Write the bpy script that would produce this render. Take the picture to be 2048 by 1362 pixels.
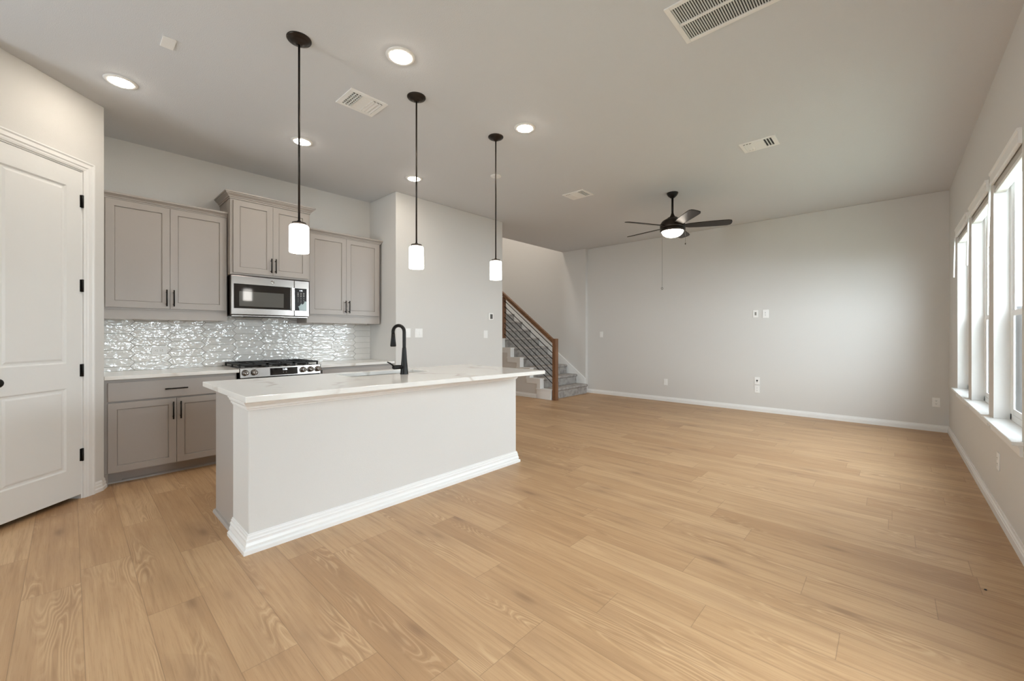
import bpy, bmesh, math, random
from mathutils import Vector, Matrix
R = math.radians
PI = math.pi
random.seed(7)
for o in list(bpy.data.objects):
    bpy.data.objects.remove(o)
S = bpy.context.scene
COL = S.collection

# ------------------------------------------------------------------ camera
CAM_H = 1.24
cd = bpy.data.cameras.new('camera'); cam = bpy.data.objects.new('camera', cd); COL.objects.link(cam)
cam.location = (0, 0, CAM_H); cam.rotation_euler = (R(90), 0, R(42.786 - 90))
cd.sensor_width = 36; cd.lens = 819.5 / 2048 * 36; cd.shift_y = -12.7 / 2048
cd.clip_start = .05; cd.clip_end = 200
S.camera = cam
# ------------------------------------------------------------------ view, sky
S.view_settings.view_transform = 'Standard'; S.view_settings.look = 'None'
S.view_settings.gamma = 1; S.view_settings.use_curve_mapping = False
S.view_settings.exposure = 0.22
S.cycles.diffuse_bounces = 8; S.cycles.max_bounces = 14; S.cycles.caustics_reflective = False; S.cycles.caustics_refractive = False
S.cycles.sample_clamp_indirect = 6
SKY = 21.5
w = bpy.data.worlds.new('sky'); S.world = w; w.use_nodes = True
bg = w.node_tree.nodes['Background']; bg.inputs[0].default_value = (.85, .93, 1, 1); bg.inputs[1].default_value = SKY
RECESSED, PENDANT, FANLIGHT, STAIRLIGHT = 105, 9.0, 14, 44
# ------------------------------------------------------------------ room numbers (metres)
H = 3.05
K = 5.269      # kitchen wall
B = 4.603      # face of the wall block beside the kitchen
WY = -.534     # window wall
FX = 7.50      # far wall
FX2 = 7.42    # wall beside the stairs
BX0, BX1 = 2.81, 4.748
OPEN_Y = 5.342
SKY_LIGHTS = [(1.27, WY - .12, 1.22, 1.8, 2.3), (4.03, WY - .12, 1.5, .87, 1.7), (5.10, WY - .12, 1.5, .9, 1.7), (6.185, WY - .12, 1.5, .88, 1.7), (-3.12, 2.65, 1.5, -.9, 1.8)]
for x, y, z, sx, sz in SKY_LIGHTS:      # portals: they only guide sampling of the sky through each opening
    l = bpy.data.lights.new('window_portal', 'AREA'); l.shape = 'RECTANGLE'; l.size = abs(sx); l.size_y = sz
    l.cycles.is_portal = True
    o = bpy.data.objects.new('window_portal', l); COL.objects.link(o); o.location = (x, y, z); o.rotation_euler = (R(90), 0, 0 if sx > 0 else R(-90))
l = bpy.data.lights.new('upstairs_light', 'AREA'); l.size = .5; l.energy = STAIRLIGHT; l.color = (1, .93, .84)
o = bpy.data.objects.new('upstairs_light', l); COL.objects.link(o); o.location = (6.3, 6.25, 5.6)

# ------------------------------------------------------------------ materials
def new(name):
    m = bpy.data.materials.new(name); m.use_nodes = True
    nt = m.node_tree; b = nt.nodes['Principled BSDF']
    return m, nt, b
def N(nt, t, **kw):
    n = nt.nodes.new(t)
    for k, v in kw.items(): setattr(n, k, v)
    return n
def L(nt, a, b): nt.links.new(a, b)
def val(nt, op, a, b=None):
    n = N(nt, 'ShaderNodeMath', operation=op)
    for i, x in enumerate((a, b)):
        if x is None: continue
        if isinstance(x, (int, float)): n.inputs[i].default_value = x
        else: L(nt, x, n.inputs[i])
    return n.outputs[0]
def mixc(nt, f, a, b):
    n = N(nt, 'ShaderNodeMix', data_type='RGBA')
    if isinstance(f, (int, float)): n.inputs[0].default_value = f
    else: L(nt, f, n.inputs[0])
    for i, x in ((6, a), (7, b)):
        if isinstance(x, tuple): n.inputs[i].default_value = (*x, 1)
        else: L(nt, x, n.inputs[i])
    return n.outputs[2]
def ramp(nt, f, p0, p1):
    n = N(nt, 'ShaderNodeMapRange'); n.interpolation_type = 'SMOOTHSTEP'
    L(nt, f, n.inputs[0]); n.inputs[1].default_value = p0; n.inputs[2].default_value = p1
    return n.outputs[0]
def noise(nt, vec, scale, detail=3, rough=.5):
    n = N(nt, 'ShaderNodeTexNoise'); n.inputs['Scale'].default_value = scale; n.inputs['Detail'].default_value = detail
    n.inputs['Roughness'].default_value = rough
    if vec is not None: L(nt, vec, n.inputs['Vector'])
    return n.outputs['Fac']
def bump(nt, b, h, strength, dist):
    n = N(nt, 'ShaderNodeBump'); n.inputs['Strength'].default_value = strength; n.inputs['Distance'].default_value = dist
    L(nt, h, n.inputs['Height']); L(nt, n.outputs[0], b.inputs['Normal'])
def plain(name, col, rough=.5, metal=0, bumps=None, spec=.5, coat=0):
    m, nt, b = new(name)
    b.inputs['Base Color'].default_value = (*col, 1); b.inputs['Roughness'].default_value = rough
    b.inputs['Metallic'].default_value = metal; b.inputs['Specular IOR Level'].default_value = spec
    b.inputs['Coat Weight'].default_value = coat
    tc = N(nt, 'ShaderNodeTexCoord')
    sc, st = bumps or (60, .03)
    h = noise(nt, tc.outputs['Object'], sc, 3)
    bump(nt, b, h, st, .01)
    return m
def emit(name, col, strength):
    m, nt, b = new(name)
    b.inputs['Base Color'].default_value = (*col, 1); b.inputs['Emission Color'].default_value = (*col, 1)
    b.inputs['Emission Strength'].default_value = strength
    return m
M = {}
M['wall'] = plain('wall_paint', (.675, .658, .632), .75, 0, (220, .12), .25)
M['ceil'] = plain('ceiling_paint', (.67, .68, .70), .85, 0, (160, .18), .15)
M['trim'] = plain('white_trim_paint', (.83, .825, .81), .35, 0, (30, .02))
M['doorw'] = plain('white_door_paint', (.80, .795, .775), .38, 0, (40, .03))
M['cab'] = plain('grey_cabinet_paint', (.395, .358, .328), .38, 0, (50, .02))
M['black'] = plain('matte_black_metal', (.012, .011, .010), .38, .6)
M['bronze'] = plain('dark_bronze', (.030, .022, .017), .35, .7)
M['plastic'] = plain('white_plastic', (.86, .85, .83), .35)
M['slot'] = plain('dark_slot', (.02, .02, .02), .6)
M['greyslot'] = plain('grey_slot', (.25, .24, .22), .6)
M['steel'] = plain('brushed_steel', (.33, .308, .29), .24, 1, (90, .0))
M['chrome'] = plain('polished_steel', (.75, .74, .73), .12, 1)
M['darkglass'] = plain('black_glass', (.012, .010, .009), .06, 0, (5, .0), .6)
M['panel'] = plain('satin_black_panel', (.012, .011, .010), .3, 0, (5, .0), .2)
M['smokeglass'] = plain('smoked_glass', (.10, .10, .095), .05, 0, (5, .0), .9)
M['iron'] = plain('cast_iron', (.018, .017, .016), .55, .2, (120, .2))
M['vinyl'] = plain('white_vinyl', (.86, .86, .85), .3)
M['blind'] = plain('white_blind', (.85, .84, .82), .4)
M['slat'] = plain('grey_white_slats', (.62, .61, .58), .5)
M['sink'] = plain('sink_steel', (.55, .55, .54), .3, 1)
M['ledge'] = plain('stair_trim_paint', (.83, .83, .82), .4)
M['film'] = plain('blue_film', (.33, .42, .42), .25)
M['screen'] = plain('thermostat_screen', (.09, .09, .085), .3)
M['digit'] = emit('lit_digits', (.85, .92, 1), 2.2)
M['mark'] = plain('pale_print', (.75, .73, .70), .5)
M['lamp'] = emit('led_lens', (1, .90, .77), RECESSED)
M['opal'] = emit('opal_glass', (1, .96, .90), PENDANT)
M['bowl'] = emit('frosted_bowl', (1, .91, .78), FANLIGHT)
M['grass'] = plain('lawn', (.22, .235, .19), .9, 0, (30, .5))
M['darkfence'] = plain('dark_fence', (.030, .034, .040), .9)
M['fence'] = plain('grey_fence', (.30, .32, .35), .8)
def m_quartz():
    m, nt, b = new('white_quartz')
    tc = N(nt, 'ShaderNodeTexCoord'); v = tc.outputs['Object']
    d = noise(nt, v, .95, 4, .55)
    vein = val(nt, 'ABSOLUTE', val(nt, 'SUBTRACT', d, .5))
    k = ramp(nt, vein, .020, .0)
    mask = ramp(nt, noise(nt, v, 1.1, 2), .44, .56)
    f = val(nt, 'MULTIPLY', val(nt, 'MULTIPLY', k, mask), .55)
    c = mixc(nt, f, (.83, .81, .775), (.50, .45, .38))
    L(nt, c, b.inputs['Base Color']); b.inputs['Roughness'].default_value = .13
    return m
M['quartz'] = m_quartz()
def m_tile():
    m, nt, b = new('glazed_tile')
    tc = N(nt, 'ShaderNodeTexCoord'); v = tc.outputs['Object']
    at = N(nt, 'ShaderNodeAttribute', attribute_name='tone')
    c = mixc(nt, at.outputs['Fac'], (.76, .745, .715), (.83, .815, .785))
    L(nt, c, b.inputs['Base Color']); b.inputs['Roughness'].default_value = .035; b.inputs['Specular IOR Level'].default_value = .85
    mp = N(nt, 'ShaderNodeMapping'); L(nt, v, mp.inputs[0]); mp.inputs['Scale'].default_value = (1, 1, 2.0)
    h = noise(nt, mp.outputs[0], 17, 1.2, .45)
    bump(nt, b, h, 1, .0078)
    return m
M['tile'] = m_tile()
M['grout'] = plain('grey_grout', (.36, .35, .33), .9)
def m_wood(name, c0, c1, axis):
    m, nt, b = new(name)
    tc = N(nt, 'ShaderNodeTexCoord'); mp = N(nt, 'ShaderNodeMapping'); L(nt, tc.outputs['Object'], mp.inputs[0])
    s = [40, 40, 40]; s[axis] = 2.5; mp.inputs['Scale'].default_value = s
    n = noise(nt, mp.outputs[0], 1.5, 5, .6)
    L(nt, mixc(nt, ramp(nt, n, .3, .7), c0, c1), b.inputs['Base Color']); b.inputs['Roughness'].default_value = .4
    return m
M['oak_v'] = m_wood('stained_oak_upright', (.14, .062, .028), (.26, .125, .06), 2)
M['oak_h'] = m_wood('stained_oak_rail', (.12, .055, .024), (.24, .115, .05), 1)
def m_carpet():
    m, nt, b = new('grey_carpet')
    tc = N(nt, 'ShaderNodeTexCoord'); v = tc.outputs['Object']
    a = ramp(nt, noise(nt, v, 12, 2.5, .55), .40, .66)
    c = mixc(nt, a, (.40, .375, .355), (.215, .20, .19))
    c = mixc(nt, ramp(nt, noise(nt, v, 320, 2), .35, .7), c, (.40, .375, .35))
    L(nt, c, b.inputs['Base Color']); b.inputs['Roughness'].default_value = .95; b.inputs['Specular IOR Level'].default_value = .1
    bump(nt, b, noise(nt, v, 260, 2), .6, .006)
    return m
M['carpet'] = m_carpet()
def m_floor():
    m, nt, b = new('oak_plank')
    uv = N(nt, 'ShaderNodeUVMap', uv_map='plank').outputs[0]          # metres along and across, shifted per plank
    ed = N(nt, 'ShaderNodeUVMap', uv_map='edge').outputs[0]           # metres inside the plank
    tone = N(nt, 'ShaderNodeAttribute', attribute_name='tone').outputs['Fac']
    def mp(sx, sy):
        n = N(nt, 'ShaderNodeMapping'); L(nt, uv, n.inputs[0]); n.inputs['Scale'].default_value = (sx, sy, 1); return n.outputs[0]
    broad = noise(nt, mp(1.0, 8), 1, 3, .5)
    fine = noise(nt, mp(7, 210), 1, 3, .6)
    mid = noise(nt, mp(1.6, 48), 1, 4, .62)
    cath = noise(nt, mp(.75, 6.0), 1, 2.5, .45)
    rings = val(nt, 'SINE', val(nt, 'MULTIPLY', cath, 210))
    ringmask = ramp(nt, noise(nt, mp(1.1, 5), 1.0, 1), .52, .68)
    c = mixc(nt, tone, (0.420, 0.246, 0.122), (0.560, 0.364, 0.200))
    c = mixc(nt, val(nt, 'MULTIPLY', ramp(nt, broad, .42, .72), .60), c, (0.375, 0.219, 0.110))
    c = mixc(nt, val(nt, 'MULTIPLY', ramp(nt, mid, .46, .72), .55), c, (0.345, 0.197, 0.095))
    c = mixc(nt, val(nt, 'MULTIPLY', ramp(nt, mid, .46, .26), .35), c, (0.630, 0.433, 0.248))
    c = mixc(nt, val(nt, 'MULTIPLY', ramp(nt, fine, .50, .72), .32), c, (0.300, 0.167, 0.077))
    c = mixc(nt, val(nt, 'MULTIPLY', val(nt, 'MULTIPLY', ramp(nt, rings, .45, 1), ringmask), .38), c, (0.680, 0.473, 0.279))
    c = mixc(nt, val(nt, 'MULTIPLY', val(nt, 'MULTIPLY', ramp(nt, rings, -.3, -1), ringmask), .40), c, (0.300, 0.167, 0.079))
    dash = noise(nt, mp(1.5, 17), 1, 2.5, .5)
    c = mixc(nt, val(nt, 'MULTIPLY', ramp(nt, dash, .57, .76), .50), c, (0.275, 0.154, 0.076))
    vo = N(nt, 'ShaderNodeTexVoronoi'); L(nt, mp(1.9, 6.2), vo.inputs['Vector']); vo.inputs['Scale'].default_value = 1
    kn = ramp(nt, vo.outputs['Distance'], .19, .02)
    sel = N(nt, 'ShaderNodeSeparateColor'); L(nt, vo.outputs['Color'], sel.inputs[0])
    kn = val(nt, 'MULTIPLY', kn, ramp(nt, sel.outputs[0], .42, .47))
    c = mixc(nt, val(nt, 'MULTIPLY', kn, .62), c, (0.180, 0.096, 0.046))
    halo = val(nt, 'MULTIPLY', ramp(nt, vo.outputs['Distance'], .55, .1), ramp(nt, sel.outputs[0], .55, .62))
    c = mixc(nt, val(nt, 'MULTIPLY', halo, .28), c, (0.295, 0.168, 0.091))
    sp = N(nt, 'ShaderNodeSeparateXYZ'); L(nt, ed, sp.inputs[0])
    e = val(nt, 'MINIMUM', sp.outputs[0], sp.outputs[1])
    seam = ramp(nt, e, .0022, .0006)
    c = mixc(nt, val(nt, 'MULTIPLY', seam, .42), c, (0.139, 0.077, 0.038))
    L(nt, c, b.inputs['Base Color'])
    r = N(nt, 'ShaderNodeMapRange'); L(nt, fine, r.inputs[0]); r.inputs[3].default_value = .36; r.inputs[4].default_value = .52
    L(nt, r.outputs[0], b.inputs['Roughness'])
    bump(nt, b, val(nt, 'SUBTRACT', val(nt, 'MULTIPLY', fine, .25), seam), .12, .004)
    return m
M['floor'] = m_floor()
def m_glass():
    m = bpy.data.materials.new('window_glass'); m.use_nodes = True; nt = m.node_tree; nt.nodes.clear()
    t = N(nt, 'ShaderNodeBsdfTransparent'); g = N(nt, 'ShaderNodeBsdfGlossy'); g.inputs['Roughness'].default_value = .01
    lw = N(nt, 'ShaderNodeLayerWeight'); lw.inputs[0].default_value = .5
    fr = val(nt, 'ADD', .05, val(nt, 'MULTIPLY', .9, val(nt, 'POWER', lw.outputs['Facing'], 5)))
    mx = N(nt, 'ShaderNodeMixShader'); o = N(nt, 'ShaderNodeOutputMaterial')
    t.inputs[0].default_value = (.93, .95, .95, 1)
    L(nt, fr, mx.inputs[0]); L(nt, t.outputs[0], mx.inputs[1]); L(nt, g.outputs[0], mx.inputs[2]); L(nt, mx.outputs[0], o.inputs[0])
    return m
M['glass'] = m_glass()
def m_screen():
    m = bpy.data.materials.new('insect_screen'); m.use_nodes = True; nt = m.node_tree; nt.nodes.clear()
    t = N(nt, 'ShaderNodeBsdfTransparent'); d = N(nt, 'ShaderNodeBsdfDiffuse'); d.inputs[0].default_value = (.015, .016, .018, 1)
    mx = N(nt, 'ShaderNodeMixShader'); mx.inputs[0].default_value = .45; o = N(nt, 'ShaderNodeOutputMaterial')
    L(nt, t.outputs[0], mx.inputs[1]); L(nt, d.outputs[0], mx.inputs[2]); L(nt, mx.outputs[0], o.inputs[0])
    return m
M['mesh'] = m_screen()

# ------------------------------------------------------------------ mesh helpers
ORG = {}
class MB:
    def __init__(s): s.bm = bmesh.new()
    def face(s, vs, smooth=False):
        f = s.bm.faces.new([s.bm.verts.new(v) for v in vs]); f.smooth = smooth; return f
    def box(s, x0, x1, y0, y1, z0, z1, bev=0):
        t = bmesh.new() if bev else s.bm
        x0, x1 = sorted((x0, x1)); y0, y1 = sorted((y0, y1)); z0, z1 = sorted((z0, z1))
        v = [t.verts.new((x, y, z)) for z in (z0, z1) for y in (y0, y1) for x in (x0, x1)]
        for q in ((0, 2, 3, 1), (4, 5, 7, 6), (0, 1, 5, 4), (2, 6, 7, 3), (0, 4, 6, 2), (1, 3, 7, 5)): t.faces.new([v[i] for i in q])
        if bev:
            bmesh.ops.bevel(t, geom=list(t.edges), offset=bev, segments=2, affect='EDGES', profile=.5)
            s.merge(t)
        return s
    def merge(s, t, mat=None):
        mp = {}
        for v in t.verts: mp[v] = s.bm.verts.new(mat @ v.co if mat else v.co)
        for f in t.faces:
            g = s.bm.faces.new([mp[v] for v in f.verts]); g.smooth = f.smooth
        t.free()
    def lathe(s, prof, c, axis='z', seg=32, smooth=True, caps=True):
        """prof: (radius, height along axis)"""
        rings = []
        for r, h in prof:
            ring = []
            for i in range(seg):
                a = 2 * PI * i / seg; p, q = r * math.cos(a), r * math.sin(a)
                co = {'z': (p, q, h), 'y': (p, h, -q), 'x': (h, p, q)}[axis]
                ring.append(s.bm.verts.new(Vector(co) + Vector(c)))
            rings.append(ring)
        for A, Bq in zip(rings, rings[1:]):
            for i in range(seg):
                f = s.bm.faces.new((A[i], A[(i + 1) % seg], Bq[(i + 1) % seg], Bq[i])); f.smooth = smooth
        if caps:
            for ring in (rings[0], rings[-1]):
                try: s.bm.faces.new(ring)
                except ValueError: pass
        return s
    def cyl(s, p0, p1, r, r1=None, seg=16):
        s.tube([p0, p1], [r, r if r1 is None else r1], seg); return s
    def tube(s, pts, rad, seg=14):
        pts = [Vector(p) for p in pts]
        if isinstance(rad, (int, float)): rad = [rad] * len(pts)
        prev = None; rings = []
        for i, p in enumerate(pts):
            d = (pts[min(i + 1, len(pts) - 1)] - pts[max(i - 1, 0)]).normalized()
            if prev is None:
                u = d.cross(Vector((0, 0, 1)))
                if u.length < .1: u = d.cross(Vector((1, 0, 0)))
            else: u = prev - d * prev.dot(d)
            u.normalize(); prev = u; w2 = d.cross(u)
            rings.append([s.bm.verts.new(p + rad[i] * (math.cos(2 * PI * k / seg) * u + math.sin(2 * PI * k / seg) * w2)) for k in range(seg)])
        for A, Bq in zip(rings, rings[1:]):
            for k in range(seg):
                f = s.bm.faces.new((A[k], A[(k + 1) % seg], Bq[(k + 1) % seg], Bq[k])); f.smooth = True
        s.bm.faces.new(rings[0]); s.bm.faces.new(rings[-1]); return s
    def prism(s, poly, axis, a0, a1):
        """poly of 2D points extruded along axis; for 'x' the points are (y,z), 'y' (x,z), 'z' (x,y)"""
        f = {'x': lambda p, a: (a, p[0], p[1]), 'y': lambda p, a: (p[0], a, p[1]), 'z': lambda p, a: (p[0], p[1], a)}[axis]
        A = [s.bm.verts.new(f(p, a0)) for p in poly]; Bq = [s.bm.verts.new(f(p, a1)) for p in poly]
        n = len(poly)
        for i in range(n): s.bm.faces.new((A[i], A[(i + 1) % n], Bq[(i + 1) % n], Bq[i]))
        s.bm.faces.new(A); s.bm.faces.new(Bq); return s
    def sweep(s, prof, path, side=1, z0=0, closed=False):
        """prof: (offset out from the path, z); path: 2D points; offset goes to the right of travel for side=1; mitred corners"""
        n = len(path); P = [Vector(p) for p in path]; rings = []
        for i in range(n):
            def nrm(a, b):
                d = (b - a).normalized(); return Vector((d.y, -d.x)) * side
            if closed or 0 < i < n - 1:
                n0 = nrm(P[i - 1], P[i]); n1 = nrm(P[i], P[(i + 1) % n]); m = n0 + n1; m = m / m.dot(n0) if m.dot(n0) > .05 else n0
            elif i == 0: m = nrm(P[0], P[1])
            else: m = nrm(P[-2], P[-1])
            rings.append([s.bm.verts.new((P[i].x + m.x * o, P[i].y + m.y * o, z0 + z)) for o, z in prof])
        k = len(prof); seq = list(zip(rings, rings[1:])) + ([(rings[-1], rings[0])] if closed else [])
        for A, Bq in seq:
            for j in range(k): s.bm.faces.new((A[j], A[(j + 1) % k], Bq[(j + 1) % k], Bq[j]))
        if not closed: s.bm.faces.new(rings[0]); s.bm.faces.new(rings[-1])
        return s
    def panelled(s, x0, x1, z0, z1, y, th, panels, steps):
        """upright leaf with its face at y looking towards -y; panels: rectangles (x0,x1,z0,z1) sunk by steps (inset, depth)"""
        xs = sorted({x0, x1, *[p[0] for p in panels], *[p[1] for p in panels]})
        zs = sorted({z0, z1, *[p[2] for p in panels], *[p[3] for p in panels]})
        for i in range(len(xs) - 1):
            for j in range(len(zs) - 1):
                cx, cz = (xs[i] + xs[i + 1]) / 2, (zs[j] + zs[j + 1]) / 2
                if any(p[0] < cx < p[1] and p[2] < cz < p[3] for p in panels): continue
                s.face([(xs[i], y, zs[j]), (xs[i + 1], y, zs[j]), (xs[i + 1], y, zs[j + 1]), (xs[i], y, zs[j + 1])])
        for p in panels:
            rect = lambda q, d: [(p[0] + q, y + d, p[2] + q), (p[1] - q, y + d, p[2] + q), (p[1] - q, y + d, p[3] - q), (p[0] + q, y + d, p[3] - q)]
            cur = rect(0, 0)
            for q, d in steps:
                nx = rect(q, d)
                for a in range(4): s.face([cur[a], cur[(a + 1) % 4], nx[(a + 1) % 4], nx[a]])
                cur = nx
            s.face(cur)
        yb = y + th
        s.face([(x0, yb, z0), (x0, yb, z1), (x1, yb, z1), (x1, yb, z0)])
        s.face([(x0, y, z0), (x0, yb, z0), (x1, yb, z0), (x1, y, z0)]); s.face([(x0, y, z1), (x1, y, z1), (x1, yb, z1), (x0, yb, z1)])
        s.face([(x0, y, z0), (x0, y, z1), (x0, yb, z1), (x0, yb, z0)]); s.face([(x1, y, z0), (x1, yb, z0), (x1, yb, z1), (x1, y, z1)])
        bmesh.ops.remove_doubles(s.bm, verts=list(s.bm.verts), dist=1e-5)
        return s
    def build(s, name, mat, parent=None, bevel=0, label=None):
        bmesh.ops.recalc_face_normals(s.bm, faces=list(s.bm.faces))
        me = bpy.data.meshes.new(name); s.bm.to_mesh(me); s.bm.free()
        o = bpy.data.objects.new(name, me); COL.objects.link(o)
        me.materials.append(M[mat] if isinstance(mat, str) else mat)
        if parent:
            o.parent = parent; org = ORG.get(parent.name, Vector())
            me.transform(Matrix.Translation(-org)); ORG[o.name] = org
        if bevel:
            md = o.modifiers.new('bevel', 'BEVEL'); md.width = bevel; md.segments = 2; md.limit_method = 'ANGLE'; md.angle_limit = R(40)
        if label: o['label'] = label
        return o
def tag(o, label=None, cat=None, group=None, kind=None):
    if label: o['label'] = label
    if cat: o['category'] = cat
    if group: o['group'] = group
    if kind: o['kind'] = kind
    return o
def thing(name, label, cat, loc=(0, 0, 0), group=None, rz=0, local=False):
    o = bpy.data.objects.new(name, None); o.empty_display_size = .1; COL.objects.link(o); o.location = loc; o.rotation_euler = (0, 0, rz)
    ORG[o.name] = Vector() if local else Vector(loc)
    return tag(o, label, cat, group)
def struct(o): o['kind'] = 'structure'; return o
def copy_tree(o, loc=None, label=None, rz=None, parent=None):
    c = o.copy(); COL.objects.link(c)
    if parent: c.parent = parent
    if loc is not None: c.location = loc
    if rz is not None: c.rotation_euler = (0, 0, rz)
    if label: c['label'] = label
    for ch in list(o.children): copy_tree(ch, parent=c)
    return c
def text(body, size, name, mat, parent, loc, rot=(R(90), 0, 0), depth=.0004):
    cu = bpy.data.curves.new(name, 'FONT'); cu.body = body; cu.size = size; cu.extrude = depth; cu.align_x = 'CENTER'; cu.align_y = 'CENTER'
    t = bpy.data.objects.new('tmp', cu); COL.objects.link(t)
    bpy.context.view_layer.update()
    me = bpy.data.meshes.new_from_object(t); bpy.data.objects.remove(t)
    me.transform(Matrix.Translation(Vector(loc)) @ Matrix.Rotation(rot[0], 4, 'X'))
    me.name = name; me.materials.clear(); me.materials.append(M[mat])
    o = bpy.data.objects.new(name, me); COL.objects.link(o)
    if parent:
        o.parent = parent; org = ORG.get(parent.name, Vector()); me.transform(Matrix.Translation(-org)); ORG[o.name] = org
    return o

# ------------------------------------------------------------------ floor: one mesh of planks
def build_floor():
    bm = bmesh.new(); uv = bm.loops.layers.uv.new('plank'); ed = bm.loops.layers.uv.new('edge')
    tone = bm.faces.layers.float.new('tone')
    PW, PL = .194, 1.22; X0, X1, Y0, Y1 = -3.0, FX2 + .1, WY - .1, 8.3
    known = {-2: 3.5, 0: 3.125, 1: 2.40, 2: 1.744, 4: 1.21, 6: 1.105, 7: 1.55, 8: .962, 9: 1.843, 11: .80, 12: .317, 13: 1.07, 14: .651}
    k = math.floor((X0 - .04) / PW)
    while .04 + k * PW < X1:
        xa, xb = .04 + k * PW, .04 + (k + 1) * PW
        j = known.get(k, random.uniform(0, PL)); j -= math.ceil((j - Y0) / PL) * PL
        while j < Y1:
            ya, yb = max(j, Y0), min(j + PL, Y1)
            if yb > ya + .001:
                f = bm.faces.new([bm.verts.new(v) for v in ((xa, ya, 0), (xb, ya, 0), (xb, yb, 0), (xa, yb, 0))])
                f[tone] = min(1, max(0, random.gauss(.5, .26)))
                ou, ov = random.uniform(0, 60), random.uniform(0, 60)
                sub = ((0, 0), (PW, 0), (PW, 1), (0, 1))
                for lp in f.loops:
                    lp[uv].uv = (lp.vert.co.y - ya + ou, lp.vert.co.x - xa + ov)
            j += PL
        k += 1
    # edge distance: split every plank in a rim and a middle
    for f in list(bm.faces):
        xs = [v.co.x for v in f.verts]; ys = [v.co.y for v in f.verts]
        x0, x1, y0, y1 = min(xs), max(xs), min(ys), max(ys); t = f[tone]
        ou = f.loops[0][uv].uv[0] - y0 if False else None
        l0 = f.loops[0]; bu = l0[uv].uv[0] - l0.vert.co.y; bv = l0[uv].uv[1] - l0.vert.co.x
        bm.faces.remove(f)
        e = .01
        O = [(x0, y0), (x1, y0), (x1, y1), (x0, y1)]; I = [(x0 + e, y0 + e), (x1 - e, y0 + e), (x1 - e, y1 - e), (x0 + e, y1 - e)]
        quads = [([O[a], O[(a + 1) % 4], I[(a + 1) % 4], I[a]], [0, 0, e, e]) for a in range(4)] + [(I, [e] * 4)]
        for q, d in quads:
            g = bm.faces.new([bm.verts.new((p[0], p[1], 0)) for p in q]); g[tone] = t
            for lp, dd in zip(g.loops, d):
                lp[uv].uv = (lp.vert.co.y + bu, lp.vert.co.x + bv); lp[ed].uv = (dd, dd)
    for v in list(bm.verts):
        if not v.link_faces: bm.verts.remove(v)
    me = bpy.data.meshes.new('floor'); bm.to_mesh(me); bm.free()
    me.materials.append(M['floor'])
    o = bpy.data.objects.new('floor', me); COL.objects.link(o); return struct(o)
build_floor()
struct(MB().box(-3.1, FX2 + .2, WY - .2, 8.4, -.22, -.004).build('trim_1', 'slot'))     # slab under the planks

# ------------------------------------------------------------------ shell
WIN = [(3.595, 4.467), (4.650, 5.557), (5.743, 6.626)]
SZ0, SZ1 = .645, 2.385
WT = .094
m = MB(); edges = [(-3.0, .35, None), (.35, 2.19, (0.0, 2.42)), (2.19, 3.595, None), (3.595, 4.467, (SZ0 - .02, SZ1)), (4.467, 4.650, None),
                   (4.650, 5.557, (SZ0 - .02, SZ1)), (5.557, 5.743, None), (5.743, 6.626, (SZ0 - .02, SZ1)), (6.626, FX + .2, None)]
for a, b_, hole in edges:
    if hole is None: m.box(a, b_, WY - WT, WY, 0, H)
    else:
        if hole[0] > 0: m.box(a, b_, WY - WT, WY, 0, hole[0])
        m.box(a, b_, WY - WT, WY, hole[1], H)
struct(m.build('wall_right', 'wall'))
struct(MB().box(FX, FX + .25, WY - WT, 4.7445, 0, H).build('wall_far', 'wall', bevel=.006))
struct(MB().box(FX2, FX2 + .33, 4.745, 8.3, 0, 5.9).build('wall_stair', 'wall'))
struct(MB().box(-.6, BX0 + .02, K, K + .12, 0, H).build('wall_kitchen', 'wall'))
struct(MB().prism([(BX0, K), (BX0, B), (BX1, B), (BX1, 8.3), (BX0, 8.3)], 'z', 0, H).build('wall_block', 'wall', bevel=.008))
struct(MB().box(BX1 - .3, FX2 + .2, 8.2, 8.3, 0, 5.9).build('wall_hall', 'wall'))
m = MB().box(-3.0, FX + .3, WY - WT, OPEN_Y, H, H + .32)
struct(m.build('ceiling', 'ceil'))
m = MB().box(BX1 - .3, FX2 + .2, OPEN_Y - .3, 8.3, 5.8, 5.9)
struct(m.build('ceiling.001', 'ceil'))
struct(MB().box(BX1 - .3, FX2 + .2, OPEN_Y - .12, OPEN_Y - .0, H + .32, 5.8).build('wall_upper', 'wall'))
struct(MB().box(BX1 - .3, BX1 - .001, OPEN_Y, 8.3, H, 5.8).build('wall_upper.001', 'wall'))
m = MB()
m.box(-3.16, -3.0, WY - WT, 2.2, 0, H); m.box(-3.16, -3.0, 3.1, 5.4, 0, H); m.box(-3.16, -3.0, 2.2, 3.1, 0, .6); m.box(-3.16, -3.0, 2.2, 3.1, 2.4, H)
struct(m.build('wall_left', 'wall'))
struct(MB().box(-3.0, -.5, K, K + .12, 0, H).build('wall_kitchen.001', 'wall'))
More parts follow.
